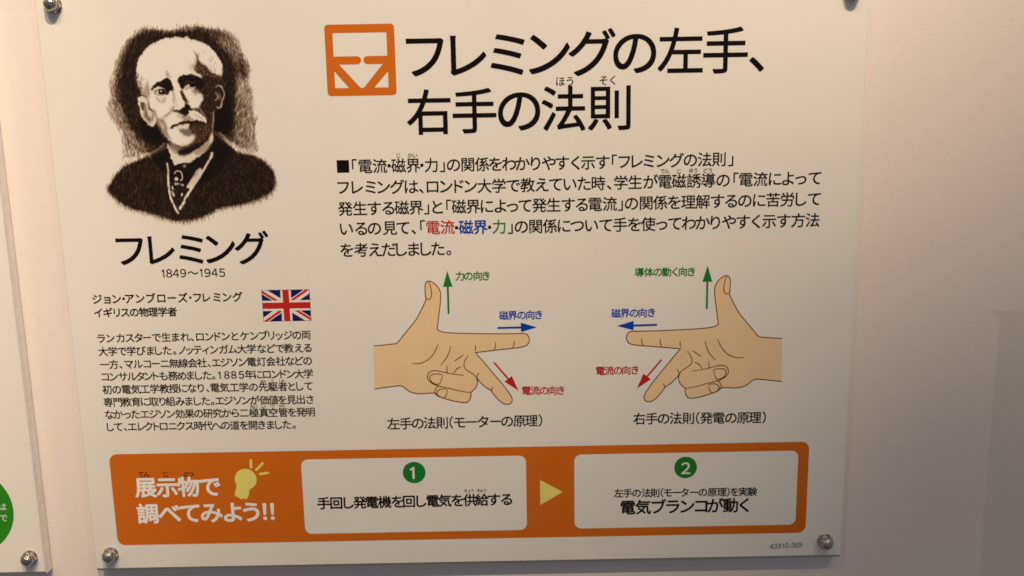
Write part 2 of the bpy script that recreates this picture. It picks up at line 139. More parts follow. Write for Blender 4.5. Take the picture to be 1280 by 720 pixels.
# tonal shapes of the engraved portrait: kind, ink, opacity, softness mm, line width mm, outline mm
PORTRAIT = [
    ('p',0.64,1.0,0.9,0,[(-264.2,32.5),(-260.3,38.4),(-253.2,43.9),(-245.8,46.2),(-236.6,45.2),(-229.4,45.1),(-222.1,46.6),(-213.8,47.2),(-203.7,45.9),(-193.5,44.5),(-186.1,41.2),(-182.9,34.7),(-179.3,26.6),(-175.9,16.5),(-177.8,9.4),(-175.9,0.2),(-177.5,-10.1),(-174.4,-17.3),(-176.5,-26.6),(-174.1,-35.0),(-173.2,-40.3),(-185.0,-40.1),(-203.1,-28.3),(-231.8,-44.5),(-256.9,-42.0),(-271.3,-43.4),(-268.9,-35.5),(-270.0,-29.2),(-268.2,-24.0),(-273.3,-19.8),(-278.1,-13.5),(-278.3,-6.3),(-276.0,-0.2),(-276.2,6.0),(-272.5,14.0),(-270.5,22.1),(-267.1,27.1)]),
    ('p',0.88,1.0,1.3,0,[(-262.6,31.0),(-257.8,38.4),(-250.2,43.3),(-242.8,44.9),(-232.6,43.6),(-220.3,44.2),(-207.8,45.2),(-195.6,43.0),(-188.2,38.4),(-184.6,31.1),(-181.0,22.6),(-178.4,12.4),(-180.5,0.2),(-179.2,-16.2),(-180.3,-32.8),(-188.9,-34.8),(-203.1,-28.3),(-231.8,-44.5),(-258.7,-38.8),(-267.5,-31.3),(-269.4,-18.8),(-272.6,-8.4),(-271.9,3.8),(-270.1,14.0),(-266.4,24.1)]),
    ('p',0.98,1.0,1.6,0,[(-258.4,32.0),(-254.8,37.5),(-248.3,41.4),(-242.0,42.9),(-232.4,41.2),(-220.4,42.2),(-208.1,42.0),(-200.1,38.0),(-194.4,31.9),(-189.9,22.8),(-188.4,12.6),(-188.8,0.4),(-189.3,-11.9),(-192.7,-24.3),(-201.0,-28.3),(-231.8,-44.5),(-245.6,-33.8),(-257.8,-29.4),(-263.2,-18.9),(-266.4,-8.6),(-266.9,3.8),(-265.3,13.9),(-262.3,24.0)]),
    ('p',0.66,0.7,2.5,0,[(-278.7,-6.3),(-268.3,-6.5),(-263.5,-23.1),(-254.2,-35.7),(-263.2,-41.8),(-270.6,-41.7),(-268.7,-33.4),(-275.9,-20.8)]),
    ('p',0.7,0.7,2,0,[(-185.9,6.5),(-176.7,4.3),(-175.1,-18.4),(-174.3,-37.1),(-186.8,-34.8),(-190.4,-26.4),(-188.0,-7.8)]),
    ('p',0.72,0.6,1.5,0,[(-198.0,39.0),(-187.8,37.8),(-183.3,28.7),(-184.9,20.7),(-192.6,28.9),(-198.4,34.0)]),
    ('p',0.62,0.6,2,0,[(-186.7,10.6),(-177.2,12.4),(-176.7,-4.9),(-184.6,-3.8)]),
    ('p',0.55,1.0,1.0,0,[(-285.1,-63.6),(-280.2,-56.3),(-273.1,-49.0),(-263.4,-43.9),(-252.5,-40.8),(-243.9,-38.0),(-238.9,-33.9),(-206.6,-25.1),(-201.0,-28.3),(-195.2,-34.6),(-187.1,-40.0),(-176.7,-41.9),(-168.2,-47.3),(-163.1,-53.7),(-162.0,-62.6),(-165.5,-71.0),(-179.1,-77.2),(-192.1,-79.7),(-205.1,-82.3),(-217.3,-88.5),(-224.9,-90.1),(-237.8,-90.8),(-250.2,-86.7),(-260.7,-83.9),(-271.0,-80.3),(-279.4,-74.1),(-283.5,-69.0)]),
    ('p',0.97,1.0,1.0,0,[(-283.0,-63.7),(-278.6,-57.4),(-271.9,-49.7),(-263.5,-45.0),(-252.6,-41.4),(-243.9,-38.0),(-238.9,-33.9),(-237.0,-44.4),(-234.6,-78.4),(-206.6,-32.4),(-206.6,-25.1),(-201.0,-28.3),(-195.2,-34.6),(-187.2,-40.4),(-176.8,-42.9),(-169.1,-48.3),(-164.9,-54.5),(-164.1,-62.1),(-167.9,-68.4),(-180.4,-74.6),(-192.5,-77.2),(-204.9,-79.5),(-217.0,-85.1),(-225.1,-87.1),(-237.5,-87.7),(-250.0,-83.4),(-260.4,-80.5),(-270.3,-77.3),(-277.8,-71.6),(-281.3,-67.7)]),
    ('l',0.38,0.8,0.4,0.8,[(-260.5,-42.9),(-255.3,-40.6),(-248.1,-38.6),(-243.7,-35.9),(-240.2,-32.5)]),
    ('l',0.35,0.8,0.4,0.9,[(-201.5,-25.9),(-196.9,-29.9),(-193.7,-34.3),(-190.4,-37.0),(-181.4,-38.7)]),
    ('p',0.03,1.0,0.3,0,[(-254.7,20.8),(-252.8,25.8),(-248.1,31.4),(-242.7,35.1),(-236.2,38.0),(-229.9,39.3),(-222.7,39.4),(-216.6,38.1),(-209.6,35.6),(-203.7,32.5),(-199.9,28.0),(-197.2,21.9),(-196.2,15.8),(-198.4,6.7),(-202.6,-7.6),(-204.8,-17.9),(-206.7,-26.1),(-210.7,-31.3),(-217.2,-34.3),(-224.7,-35.6),(-233.0,-34.0),(-238.5,-29.7),(-241.6,-23.4),(-243.3,-19.3),(-244.8,-13.0),(-248.5,-6.8),(-250.8,1.4),(-253.3,8.6),(-255.4,15.8)]),
    ('p',0.08,1.0,0.2,0,[(-238.8,-32.5),(-238.2,-37.7),(-234.6,-48.3),(-230.6,-47.3),(-224.9,-46.7),(-221.2,-44.7),(-216.0,-41.3),(-210.0,-35.8),(-205.8,-31.0),(-206.0,-25.1),(-209.5,-28.8),(-215.5,-34.3),(-222.8,-37.7),(-229.9,-38.9),(-235.3,-36.0)]),
    ('p',0.5,0.7,0.6,0,[(-220.1,-39.1),(-213.4,-34.3),(-207.8,-30.3),(-208.5,-34.4),(-211.6,-37.8),(-216.0,-40.6),(-218.9,-41.9)]),
    ('p',0.55,0.6,0.5,0,[(-238.5,-32.5),(-235.1,-34.0),(-231.0,-35.4),(-230.7,-40.3),(-234.1,-39.2),(-237.4,-36.4)]),
    ('p',0.97,1.0,0.2,0,[(-239.3,-34.9),(-234.6,-48.6),(-230.6,-47.0),(-224.3,-47.4),(-219.1,-44.0),(-209.1,-37.5),(-205.4,-35.9),(-206.9,-40.7),(-213.0,-47.6),(-221.8,-60.1),(-233.0,-76.2),(-236.7,-74.0),(-239.1,-64.1),(-239.7,-47.2)]),
    ('p',0.97,1.0,0.2,0,[(-238.7,-43.0),(-234.2,-48.3),(-227.7,-46.3),(-222.8,-46.7),(-211.8,-40.6),(-216.8,-50.4),(-221.4,-55.9),(-226.5,-65.7),(-234.2,-78.4),(-238.3,-71.9),(-239.1,-59.8),(-238.5,-49.3)]),
    ('l',0.1,1.0,0.2,1.1,[(-239.6,-46.6),(-239.3,-51.4),(-239.8,-59.8),(-239.7,-66.9),(-238.9,-71.9),(-236.4,-78.7),(-234.6,-82.1)]),
    ('l',0.12,1.0,0.2,1.5,[(-206.8,-40.0),(-210.4,-45.9),(-216.0,-54.2),(-221.6,-61.9),(-227.1,-69.2),(-233.2,-79.1)]),
    ('p',0.15,1.0,0.25,0,[(-219.8,-53.1),(-216.7,-50.0),(-215.5,-52.5),(-219.6,-59.5),(-223.6,-65.0),(-227.4,-63.7),(-224.5,-59.4),(-222.5,-56.6),(-220.7,-55.6)]),
    ('p',0.35,0.8,0.3,0,[(-222.1,-55.9),(-219.7,-52.4),(-216.7,-50.0),(-219.3,-55.6)]),
    ('l',0.12,1.0,0.15,0.75,[(-235.0,-53.9),(-233.5,-52.3),(-231.0,-52.6),(-229.8,-54.5),(-229.8,-57.3),(-231.2,-58.9)]),
    ('p',0.15,1.0,0.15,0,[(-235.3,-57.2),(-233.8,-56.2),(-232.7,-57.3),(-233.0,-58.7),(-234.8,-59.1)]),
    ('p',0.4,1.0,0.2,0,[(-235.6,-60.5),(-232.8,-60.6),(-232.5,-61.9),(-235.0,-62.0)]),
    ('p',0.15,1.0,0.15,0,[(-238.1,-63.0),(-237.0,-63.0),(-236.3,-65.2),(-237.6,-64.9)]),
    ('p',0.12,1.0,0.15,0,[(-238.2,-66.2),(-237.0,-66.6),(-236.2,-69.8),(-237.1,-70.1),(-238.1,-68.0)]),
    ('p',0.2,1.0,0.15,0,[(-231.4,-67.7),(-230.6,-68.1),(-230.9,-69.9),(-231.5,-69.7)]),
    ('p',0.4,0.8,0.3,0,[(-228.5,-47.7),(-226.1,-47.7),(-226.9,-49.8),(-228.7,-49.8)]),
    ('p',0.4,1.0,0.2,0,[(-231.4,-61.0),(-229.0,-61.8),(-229.8,-62.8),(-231.2,-62.4)]),
    ('p',0.9,1.0,0.5,0,[(-215.1,18.8),(-212.9,20.8),(-210.4,21.1),(-207.8,19.7),(-205.6,16.6),(-201.9,14.9),(-197.9,12.9),(-195.1,8.7),(-194.7,0.5),(-196.6,-6.3),(-200.7,-10.0),(-203.9,-11.7),(-205.1,-17.2),(-206.2,-22.7),(-206.8,-26.8),(-209.6,-30.9),(-212.1,-26.7),(-217.6,-25.2),(-215.0,-19.8),(-210.0,-18.1),(-212.2,-10.9),(-214.5,-8.8),(-212.7,-6.0),(-210.9,-2.7),(-211.3,-0.6),(-213.3,1.5),(-216.0,3.4),(-216.6,4.6),(-214.3,6.6),(-210.7,8.9),(-211.9,11.0),(-209.3,12.6),(-212.3,14.7),(-214.3,16.1)]),
    ('p',0.16,1.0,0.7,0,[(-211.0,31.2),(-203.6,29.1),(-199.8,25.0),(-197.3,20.9),(-196.1,16.8),(-197.8,13.8),(-200.5,15.2),(-202.7,18.3),(-205.9,17.3),(-207.7,21.0),(-210.8,25.1)]),
    ('p',0.82,1.0,0.7,0,[(-213.6,28.9),(-212.2,29.3),(-211.1,25.8),(-210.0,22.4),(-207.7,20.4),(-205.4,18.3),(-204.7,14.9),(-200.6,13.5),(-202.2,11.5),(-207.5,13.6),(-212.3,15.0),(-214.8,18.5),(-213.8,22.5)]),
    ('p',0.05,0.8,0.5,0,[(-205.5,22.4),(-199.9,22.9),(-196.8,18.2),(-197.8,14.5),(-200.1,15.5),(-202.3,18.3),(-205.0,19.0)]),
    ('l',0.55,0.7,0.15,0.5,[(-209.4,29.1),(-208.0,25.1)]),
    ('l',0.55,0.7,0.15,0.5,[(-208.0,28.2),(-206.7,24.1)]),
    ('l',0.55,0.7,0.15,0.5,[(-206.5,27.2),(-205.4,23.2)]),
    ('l',0.55,0.7,0.15,0.5,[(-205.1,26.3),(-204.1,22.2)]),
    ('l',0.55,0.7,0.15,0.5,[(-203.7,25.3),(-202.8,21.2)]),
    ('l',0.55,0.7,0.15,0.5,[(-202.2,24.3),(-201.5,20.3)]),
    ('l',0.55,0.7,0.15,0.5,[(-200.8,23.4),(-200.2,19.3)]),
    ('l',0.04,0.8,0.15,0.6,[(-205.5,21.7),(-205.0,17.0)]),
    ('l',0.6,0.8,0.15,0.6,[(-204.2,21.0),(-203.8,16.4)]),
    ('l',0.04,0.8,0.15,0.6,[(-202.9,20.3),(-202.6,15.8)]),
    ('l',0.6,0.8,0.15,0.6,[(-201.5,19.6),(-201.4,15.3)]),
    ('l',0.04,0.8,0.15,0.6,[(-200.2,18.9),(-200.2,14.7)]),
    ('l',0.6,0.8,0.15,0.6,[(-198.9,18.2),(-199.0,14.1)]),
    ('p',0.35,0.6,0.8,0,[(-218.8,19.9),(-215.2,21.8),(-214.0,19.1),(-216.9,17.2)]),
    ('p',0.42,0.85,0.7,0,[(-256.0,14.4),(-254.1,15.4),(-250.3,14.7),(-248.8,10.2),(-247.9,4.8),(-248.3,-0.7),(-251.7,-0.7),(-253.7,4.2),(-255.6,9.0)]),
    ('l',0.75,0.6,0.4,0.7,[(-248.5,11.6),(-248.3,6.8),(-248.1,1.4),(-248.9,-4.1),(-248.3,-8.9)]),
    ('l',0.7,0.5,0.4,0.5,[(-252.2,13.0),(-251.6,8.3),(-250.7,3.5)]),
    ('p',0.1,1.0,0.3,0,[(-256.2,-1.9),(-254.1,-0.3),(-251.1,-0.9),(-249.3,-5.1),(-248.3,-9.2),(-245.4,-11.7),(-244.3,-16.8),(-246.1,-19.9),(-248.1,-21.1),(-250.6,-19.1),(-252.8,-16.3),(-254.7,-12.2),(-256.0,-7.4)]),
    ('p',0.78,1.0,0.3,0,[(-255.4,-4.3),(-252.0,-3.9),(-251.2,-7.4),(-252.7,-10.8),(-254.2,-9.1)]),
    ('p',0.75,1.0,0.3,0,[(-251.2,-8.1),(-250.2,-10.2),(-249.8,-13.6),(-248.0,-15.4),(-249.1,-17.4),(-251.0,-16.0),(-252.3,-12.9)]),
    ('p',0.45,0.5,0.4,0,[(-252.4,-5.4),(-250.6,-5.1),(-249.3,-8.8),(-248.6,-12.3),(-246.9,-16.5),(-248.5,-19.2),(-251.2,-17.8),(-252.9,-13.6)]),
    ('p',0.15,1.0,0.25,0,[(-249.7,-9.5),(-248.1,-10.2),(-248.0,-13.3),(-249.4,-13.0)]),
    ('l',0.8,0.8,0.35,0.7,[(-249.0,-5.4),(-248.3,-8.9),(-246.4,-11.0),(-247.2,-16.4)]),
    ('p',0.55,0.6,0.4,0,[(-246.2,-8.9),(-244.2,-10.3),(-244.0,-15.1),(-245.6,-13.7)]),
    ('l',0.3,1.0,0.2,0.75,[(-201.3,5.0),(-199.4,6.4),(-197.1,5.6),(-195.7,2.2),(-196.0,-1.2),(-197.7,-4.2),(-198.1,-6.6),(-200.2,-8.9),(-202.2,-8.4)]),
    ('l',0.4,1.0,0.3,0.9,[(-202.1,1.3),(-200.6,-0.1),(-200.6,-2.5),(-202.3,-4.0)]),
    ('l',0.4,1.0,0.2,0.4,[(-199.8,1.9),(-198.6,-1.5),(-199.1,-3.5)]),
    ('p',0.95,1.0,0.2,0,[(-243.7,7.6),(-241.8,9.4),(-239.0,9.9),(-237.5,11.4),(-233.3,11.8),(-231.6,10.0),(-231.1,5.2),(-231.8,3.0),(-233.7,2.6),(-235.6,1.0),(-237.7,1.1),(-236.5,3.1),(-238.0,5.0),(-240.1,5.7),(-241.5,6.3),(-243.6,5.3),(-245.5,3.3),(-246.1,4.9)]),
    ('l',0.12,1.0,0.12,0.45,[(-244.7,2.4),(-243.5,4.3),(-241.6,5.3),(-239.5,5.5)]),
    ('l',0.92,1.0,0.15,0.55,[(-244.4,1.8),(-242.7,3.6),(-240.2,4.5),(-237.5,3.8),(-235.8,2.4)]),
    ('p',0.2,1.0,0.12,0,[(-243.7,1.9),(-242.4,3.2),(-240.9,3.6),(-240.8,1.7),(-242.5,1.4)]),
    ('p',0.97,1.0,0.15,0,[(-241.1,3.9),(-238.8,4.2),(-236.9,3.4),(-237.1,1.6),(-239.4,1.1),(-241.0,1.8)]),
    ('p',0.15,1.0,0.08,0,[(-240.0,3.4),(-239.3,3.4),(-239.3,2.7),(-240.0,2.8)]),
    ('l',0.8,1.0,0.18,0.4,[(-244.3,1.3),(-241.9,0.7),(-238.4,0.8),(-235.5,1.9)]),
    ('l',0.5,0.8,0.4,0.9,[(-242.7,-1.1),(-241.5,-3.2),(-239.2,-3.9),(-236.9,-1.9)]),
    ('l',0.35,0.7,0.4,0.6,[(-240.7,-1.5),(-238.6,-1.8),(-237.1,-0.2)]),
    ('p',0.45,0.8,0.5,0,[(-234.8,17.1),(-233.7,16.4),(-233.4,14.4),(-231.8,13.0),(-233.9,12.4),(-235.2,14.4)]),
    ('p',0.96,1.0,0.2,0,[(-227.3,10.9),(-225.6,13.2),(-222.8,13.7),(-218.6,14.3),(-214.1,13.6),(-211.0,11.3),(-209.5,8.2),(-210.7,4.5),(-212.8,3.9),(-214.3,5.4),(-215.9,6.2),(-219.2,6.7),(-222.0,6.3),(-223.5,5.1),(-224.4,4.4),(-226.2,6.1),(-226.7,7.8)]),
    ('p',0.22,1.0,0.12,0,[(-222.9,5.3),(-221.8,6.8),(-219.8,7.5),(-219.1,5.9),(-220.8,5.0)]),
    ('l',0.55,0.6,0.12,0.35,[(-223.3,7.4),(-221.1,9.1),(-217.6,9.6),(-214.8,8.9)]),
    ('p',0.97,1.0,0.12,0,[(-219.3,7.8),(-217.0,8.3),(-215.5,7.2),(-216.1,5.6),(-218.2,5.5),(-219.2,6.3)]),
    ('p',0.15,1.0,0.08,0,[(-219.9,6.9),(-219.3,6.9),(-219.4,6.2),(-220.0,6.2)]),
    ('l',0.3,1.0,0.12,0.35,[(-222.5,4.6),(-219.3,4.8),(-216.5,5.2)]),
    ('l',0.85,0.7,0.12,0.3,[(-224.0,4.3),(-222.1,4.8),(-219.3,5.1),(-216.2,5.3)]),
    ('p',0.6,0.8,0.5,0,[(-218.0,3.5),(-214.9,3.9),(-212.6,2.5),(-213.4,0.8),(-214.7,1.5),(-215.9,0.0)]),
    ('p',0.88,1.0,0.3,0,[(-226.0,4.1),(-224.7,3.2),(-223.7,1.0),(-222.3,-2.1),(-220.7,-5.4),(-222.9,-4.8),(-224.2,-3.7),(-225.8,0.3)]),
    ('l',0.6,0.8,0.4,0.6,[(-231.9,4.2),(-231.1,1.1),(-231.0,-2.0),(-231.3,-4.4)]),
    ('l',0.4,0.5,0.5,0.6,[(-230.9,-0.9),(-229.8,-4.4),(-229.3,-6.4)]),
    ('p',0.85,1.0,0.3,0,[(-232.8,-9.7),(-230.2,-9.6),(-227.5,-10.0),(-228.0,-12.1),(-230.4,-11.6),(-232.1,-11.1)]),
    ('p',0.96,1.0,0.3,0,[(-227.6,-10.0),(-224.5,-7.6),(-223.4,-3.9),(-220.9,-6.5),(-219.6,-8.7),(-217.6,-9.8),(-219.1,-11.6),(-221.4,-12.2),(-223.5,-14.2),(-226.2,-13.2),(-228.4,-12.0)]),
    ('l',0.1,1.0,0.15,0.45,[(-223.2,-4.8),(-220.9,-5.8),(-219.4,-8.7)]),
    ('p',0.9,0.85,0.4,0,[(-219.0,-8.7),(-214.2,-8.8),(-211.7,-12.9),(-209.9,-17.1),(-213.9,-14.3),(-217.1,-10.8)]),
    ('l',0.65,0.8,0.4,0.8,[(-231.4,-7.1),(-233.4,-9.8),(-235.3,-12.2),(-237.9,-14.0)]),
    ('p',0.5,0.5,0.5,0,[(-230.5,-12.6),(-225.0,-13.4),(-220.8,-12.8),(-218.3,-16.9),(-221.9,-17.9),(-225.3,-16.8)]),
    ('l',0.9,0.85,0.12,0.35,[(-225.0,-13.5),(-226.3,-16.8)]),
    ('l',0.9,0.85,0.12,0.35,[(-224.0,-13.7),(-224.9,-16.8)]),
    ('l',0.9,0.85,0.12,0.35,[(-222.6,-14.0),(-223.5,-16.8)]),
    ('l',0.9,0.85,0.12,0.35,[(-221.2,-14.2),(-221.8,-16.9)]),
    ('l',0.9,0.85,0.12,0.35,[(-220.1,-14.4),(-220.3,-16.9)]),
    ('l',0.9,0.85,0.12,0.35,[(-218.8,-14.7),(-218.6,-16.9)]),
    ('p',0.04,1.0,0.2,0,[(-221.5,-10.4),(-217.2,-10.8),(-213.1,-13.0),(-209.6,-17.8),(-210.9,-19.0),(-214.2,-18.0),(-217.6,-16.4),(-220.6,-14.3)]),
    ('l',0.6,0.8,0.1,0.25,[(-217.6,-12.8),(-215.7,-14.9)]),
    ('l',0.6,0.8,0.1,0.25,[(-215.6,-13.5),(-213.3,-16.0)]),
    ('l',0.6,0.8,0.1,0.25,[(-214.0,-14.9),(-211.7,-17.2)]),
    ('p',0.93,1.0,0.25,0,[(-236.2,-22.3),(-233.9,-20.1),(-231.1,-19.3),(-228.2,-18.5),(-224.6,-17.0),(-221.1,-17.6),(-216.9,-17.0),(-212.8,-17.9),(-210.0,-19.1),(-211.1,-23.3),(-215.5,-25.3),(-220.3,-24.4),(-222.2,-22.4),(-221.4,-20.2),(-225.5,-20.0),(-231.2,-21.2),(-233.8,-22.3)]),
    ('p',0.06,1.0,0.2,0,[(-231.4,-22.1),(-227.0,-20.8),(-221.5,-19.9),(-222.9,-22.2),(-227.9,-23.1)]),
    ('p',0.7,0.85,0.5,0,[(-229.3,-23.1),(-223.0,-22.9),(-218.2,-24.7),(-219.9,-28.0),(-224.8,-27.5),(-227.4,-25.8)]),
    ('p',0.84,1.0,0.8,0,[(-218.9,-20.4),(-207.3,-19.5),(-206.2,-24.7),(-209.1,-29.4),(-212.6,-33.1),(-219.6,-37.8),(-226.9,-41.2),(-230.7,-40.4),(-231.9,-38.9),(-229.0,-37.0),(-228.3,-35.3),(-222.4,-33.6),(-218.8,-30.2),(-218.6,-27.6),(-221.4,-25.2),(-222.2,-22.4)]),
    ('p',0.96,1.0,0.5,0,[(-230.6,-38.6),(-226.9,-36.9),(-219.7,-34.6),(-213.2,-31.6),(-209.0,-28.2),(-208.8,-29.9),(-212.6,-33.3),(-219.6,-38.1),(-226.9,-41.4),(-230.7,-40.6)]),
    ('p',0.55,0.8,0.5,0,[(-244.0,-15.5),(-239.2,-16.2),(-238.0,-20.7),(-237.1,-26.3),(-234.9,-31.2),(-240.1,-27.3),(-242.5,-22.7),(-244.2,-19.3)]),
    ('p',0.15,0.7,0.4,0,[(-242.5,-18.2),(-240.1,-19.3),(-239.7,-22.8),(-241.1,-22.8)]),
    ('l',0.8,0.8,0.35,0.9,[(-243.5,-22.0),(-242.1,-25.9),(-238.9,-29.6),(-234.3,-33.1),(-229.6,-35.6),(-226.9,-36.2)]),
    ('l',0.5,0.6,0.5,0.8,[(-232.2,-7.8),(-234.6,-11.8),(-238.3,-14.5),(-242.6,-16.0)]),
]

# ------------------------------------------------------------------ materials
MAT = {}
def material(name, colour, rough=0.5, spec=0.3, metal=0.0, mottle=0.03, scale=60, bump=0.0, bump_scale=400, attr=None, stretch=None):
    mt = bpy.data.materials.new(name); mt.use_nodes = True; n = mt.node_tree.nodes; l = mt.node_tree.links
    b = n['Principled BSDF']; b.inputs['Roughness'].default_value = rough; b.inputs['Specular IOR Level'].default_value = spec
    b.inputs['Metallic'].default_value = metal
    tcn = n.new('ShaderNodeTexCoord'); mp = n.new('ShaderNodeMapping'); l.new(tcn.outputs['Object'], mp.inputs[0])
    if stretch: mp.inputs['Scale'].default_value = stretch
    nz = n.new('ShaderNodeTexNoise'); nz.inputs['Scale'].default_value = scale; nz.inputs['Detail'].default_value = 4
    l.new(mp.outputs[0], nz.inputs['Vector'])
    mx = n.new('ShaderNodeMix'); mx.data_type = 'RGBA'
    mrr = n.new('ShaderNodeMapRange'); mrr.inputs['From Min'].default_value = 0.3; mrr.inputs['From Max'].default_value = 0.7
    l.new(nz.outputs['Fac'], mrr.inputs['Value']); l.new(mrr.outputs[0], mx.inputs['Factor'])
    if attr:
        at = n.new('ShaderNodeAttribute'); at.attribute_name = attr
        l.new(at.outputs['Color'], b.inputs['Base Color'])
    else:
        mx.inputs['A'].default_value = tuple(c*(1-mottle) for c in colour) + (1,)
        mx.inputs['B'].default_value = tuple(min(1, c*(1+mottle)) for c in colour) + (1,)
        l.new(mx.outputs['Result'], b.inputs['Base Color'])
    if bump:
        n2 = n.new('ShaderNodeTexNoise'); n2.inputs['Scale'].default_value = bump_scale; n2.inputs['Detail'].default_value = 5
        l.new(mp.outputs[0], n2.inputs['Vector'])
        bp = n.new('ShaderNodeBump'); bp.inputs['Strength'].default_value = bump; bp.inputs['Distance'].default_value = 0.001
        l.new(n2.outputs['Fac'], bp.inputs['Height']); l.new(bp.outputs[0], b.inputs['Normal'])
    MAT[name] = mt
    return mt
material('white', (0.80, 0.785, 0.73), 0.42, 0.35, mottle=0.012, scale=25, bump=0.05, bump_scale=700)
material('banner_white', (0.88, 0.87, 0.83), 0.45, 0.1)
material('wallpaper', (0.765, 0.703, 0.672), 0.8, 0.15, mottle=0.022, scale=200, bump=0.10, bump_scale=650, stretch=(0.7, 1, 1))
material('recess_paint', (0.69, 0.645, 0.61), 0.8, 0.15, mottle=0.03, scale=170, bump=0.14, bump_scale=420)
material('panel_edge', (0.88, 0.86, 0.80), 0.5, 0.3, mottle=0.05, scale=120, bump=0.1)
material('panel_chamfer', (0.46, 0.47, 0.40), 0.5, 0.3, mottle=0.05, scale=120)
material('backing', (0.25, 0.22, 0.19), 0.7, 0.2)
material('ink', (0.006, 0.0045, 0.004), 0.5, 0.08, mottle=0.1)
material('orange', (0.62, 0.148, 0.012), 0.45, 0.1, mottle=0.02)
material('green', (0.015, 0.20, 0.026), 0.45, 0.1)
material('disc_green', (0.028, 0.24, 0.016), 0.45, 0.1)
material('blue', (0.004, 0.052, 0.40), 0.45, 0.1)
material('red', (0.50, 0.02, 0.018), 0.45, 0.1)
material('flag_red', (0.52, 0.022, 0.02), 0.45, 0.1)
material('flag_navy', (0.012, 0.011, 0.10), 0.45, 0.1)
material('skin', (0.82, 0.60, 0.355), 0.45, 0.1)
material('outline_brown', (0.17, 0.062, 0.012), 0.45, 0.1)
material('yellow', (0.80, 0.74, 0.20), 0.45, 0.1)
material('engraving', (1, 1, 1), 0.5, 0.08, attr='ink_colour')
material('nickel', (0.46, 0.44, 0.41), 0.22, 0.5, metal=1.0, mottle=0.6, scale=500, bump=1.0, bump_scale=420)
material('dull_nickel', (0.40, 0.38, 0.36), 0.32, 0.5, metal=1.0, mottle=0.3, scale=300, bump=0.2, bump_scale=350)

# ------------------------------------------------------------------ mesh helpers
def mesh_obj(name, verts, faces, mat, parent=None, smooth=False):
    me = bpy.data.meshes.new(name); me.from_pydata([tuple(v) for v in verts], [], faces); me.update()
    me.materials.append(MAT[mat])
    if smooth: me.polygons.foreach_set('use_smooth', [True]*len(me.polygons))
    o = bpy.data.objects.new(name, me); col.objects.link(o)
    if parent: o.parent = parent
    return o
def empty(name, parent=None):
    o = bpy.data.objects.new(name, None); col.objects.link(o); o.empty_display_size = 0.02
    if parent: o.parent = parent
    return o
class Flat:
    """flat print: polygons in board millimetres, `lift` mm in front of the board face"""
    def __init__(s, lift=0.10): s.v = []; s.f = []; s.lift = lift; s.k = 0
    def tri(s, pts, faces, lift=None):
        b = len(s.v); y = -T - (s.lift if lift is None else lift)/1000
        s.v += [(x/1000, y, z/1000) for x, z in pts]
        s.f += [tuple(b+i for i in f) for f in faces]
    def poly(s, pts, lift=None):
        """any simple polygon, wound so that it faces the viewer"""
        a = sum(pts[i][0]*pts[(i+1) % len(pts)][1] - pts[(i+1) % len(pts)][0]*pts[i][1] for i in range(len(pts)))
        if a < 0: pts = pts[::-1]
        s.tri(pts, [tuple(range(len(pts)))], lift)
    def stroke(s, pts, w, closed=False, taper=0.0):
        """a line of constant width with mitred joints and rounded-looking ends"""
        p = [np.array(q, float) for q in pts]; n = len(p); L = []; Rr = []
        for i in range(n):
            a = p[i-1] if (i or closed) else p[i]; c = p[(i+1) % n] if (i < n-1 or closed) else p[i]
            d1 = p[i]-a; d2 = c-p[i]
            d1 = d1/np.linalg.norm(d1) if np.linalg.norm(d1) > 1e-9 else None
            d2 = d2/np.linalg.norm(d2) if np.linalg.norm(d2) > 1e-9 else None
            d = (d1 if d1 is not None else 0) + (d2 if d2 is not None else 0)
            d = d/np.linalg.norm(d); nn = np.array((-d[1], d[0]))
            ref = d1 if d1 is not None else d2
            k = 1/max(0.5, abs(float(nn @ np.array((-ref[1], ref[0])))))
            ww = w/2*k
            if taper and not closed: ww *= 1 - taper*(abs(2*i/(n-1)-1))**3
            L.append(p[i]+nn*ww); Rr.append(p[i]-nn*ww)
        pts2 = [tuple(q) for q in L] + [tuple(q) for q in Rr]
        fs = [(i, n+i, n+i+1, i+1) for i in range(n-1)]
        if closed: fs.append((n-1, 2*n-1, n, 0))
        s.k += 1
        s.tri(pts2, fs, s.lift + 0.004*(s.k % 12))
    def build(s, name, mat, parent): return mesh_obj(name, s.v, s.f, mat, parent)
def smooth_line(pts, n=6, closed=False, corner=50):
    """Catmull-Rom through the points; sharp corners stay sharp"""
    P = [np.array(p, float) for p in pts]; N = len(P); out = []
    def sharp(i):
        if not closed and i in (0, N-1): return True
        a = P[i]-P[i-1]; b = P[(i+1) % N]-P[i]
        c = float(a@b)/(np.linalg.norm(a)*np.linalg.norm(b)+1e-12)
        return math.degrees(math.acos(max(-1, min(1, c)))) > corner
    def tan(i, j):   # tangent at i for the segment towards j
        if sharp(i): return (P[j]-P[i])*(1 if j == (i+1) % N else -1)*1.0
        return (P[(i+1) % N]-P[i-1])*0.5
    for i in range(N if closed else N-1):
        j = (i+1) % N; a, b = P[i], P[j]; ta, tb = tan(i, j), tan(j, i)
        L = np.linalg.norm(b-a)
        for tt in (ta, tb):
            k = np.linalg.norm(tt)
            if k > 1.4*L: tt *= 1.4*L/k
        for q in range(n):
            t = q/n; t2 = t*t; t3 = t2*t
            out.append(tuple((2*t3-3*t2+1)*a+(t3-2*t2+t)*ta+(3*t2-2*t3)*b+(t3-t2)*tb))
    if not closed: out.append(tuple(P[-1]))
    return out
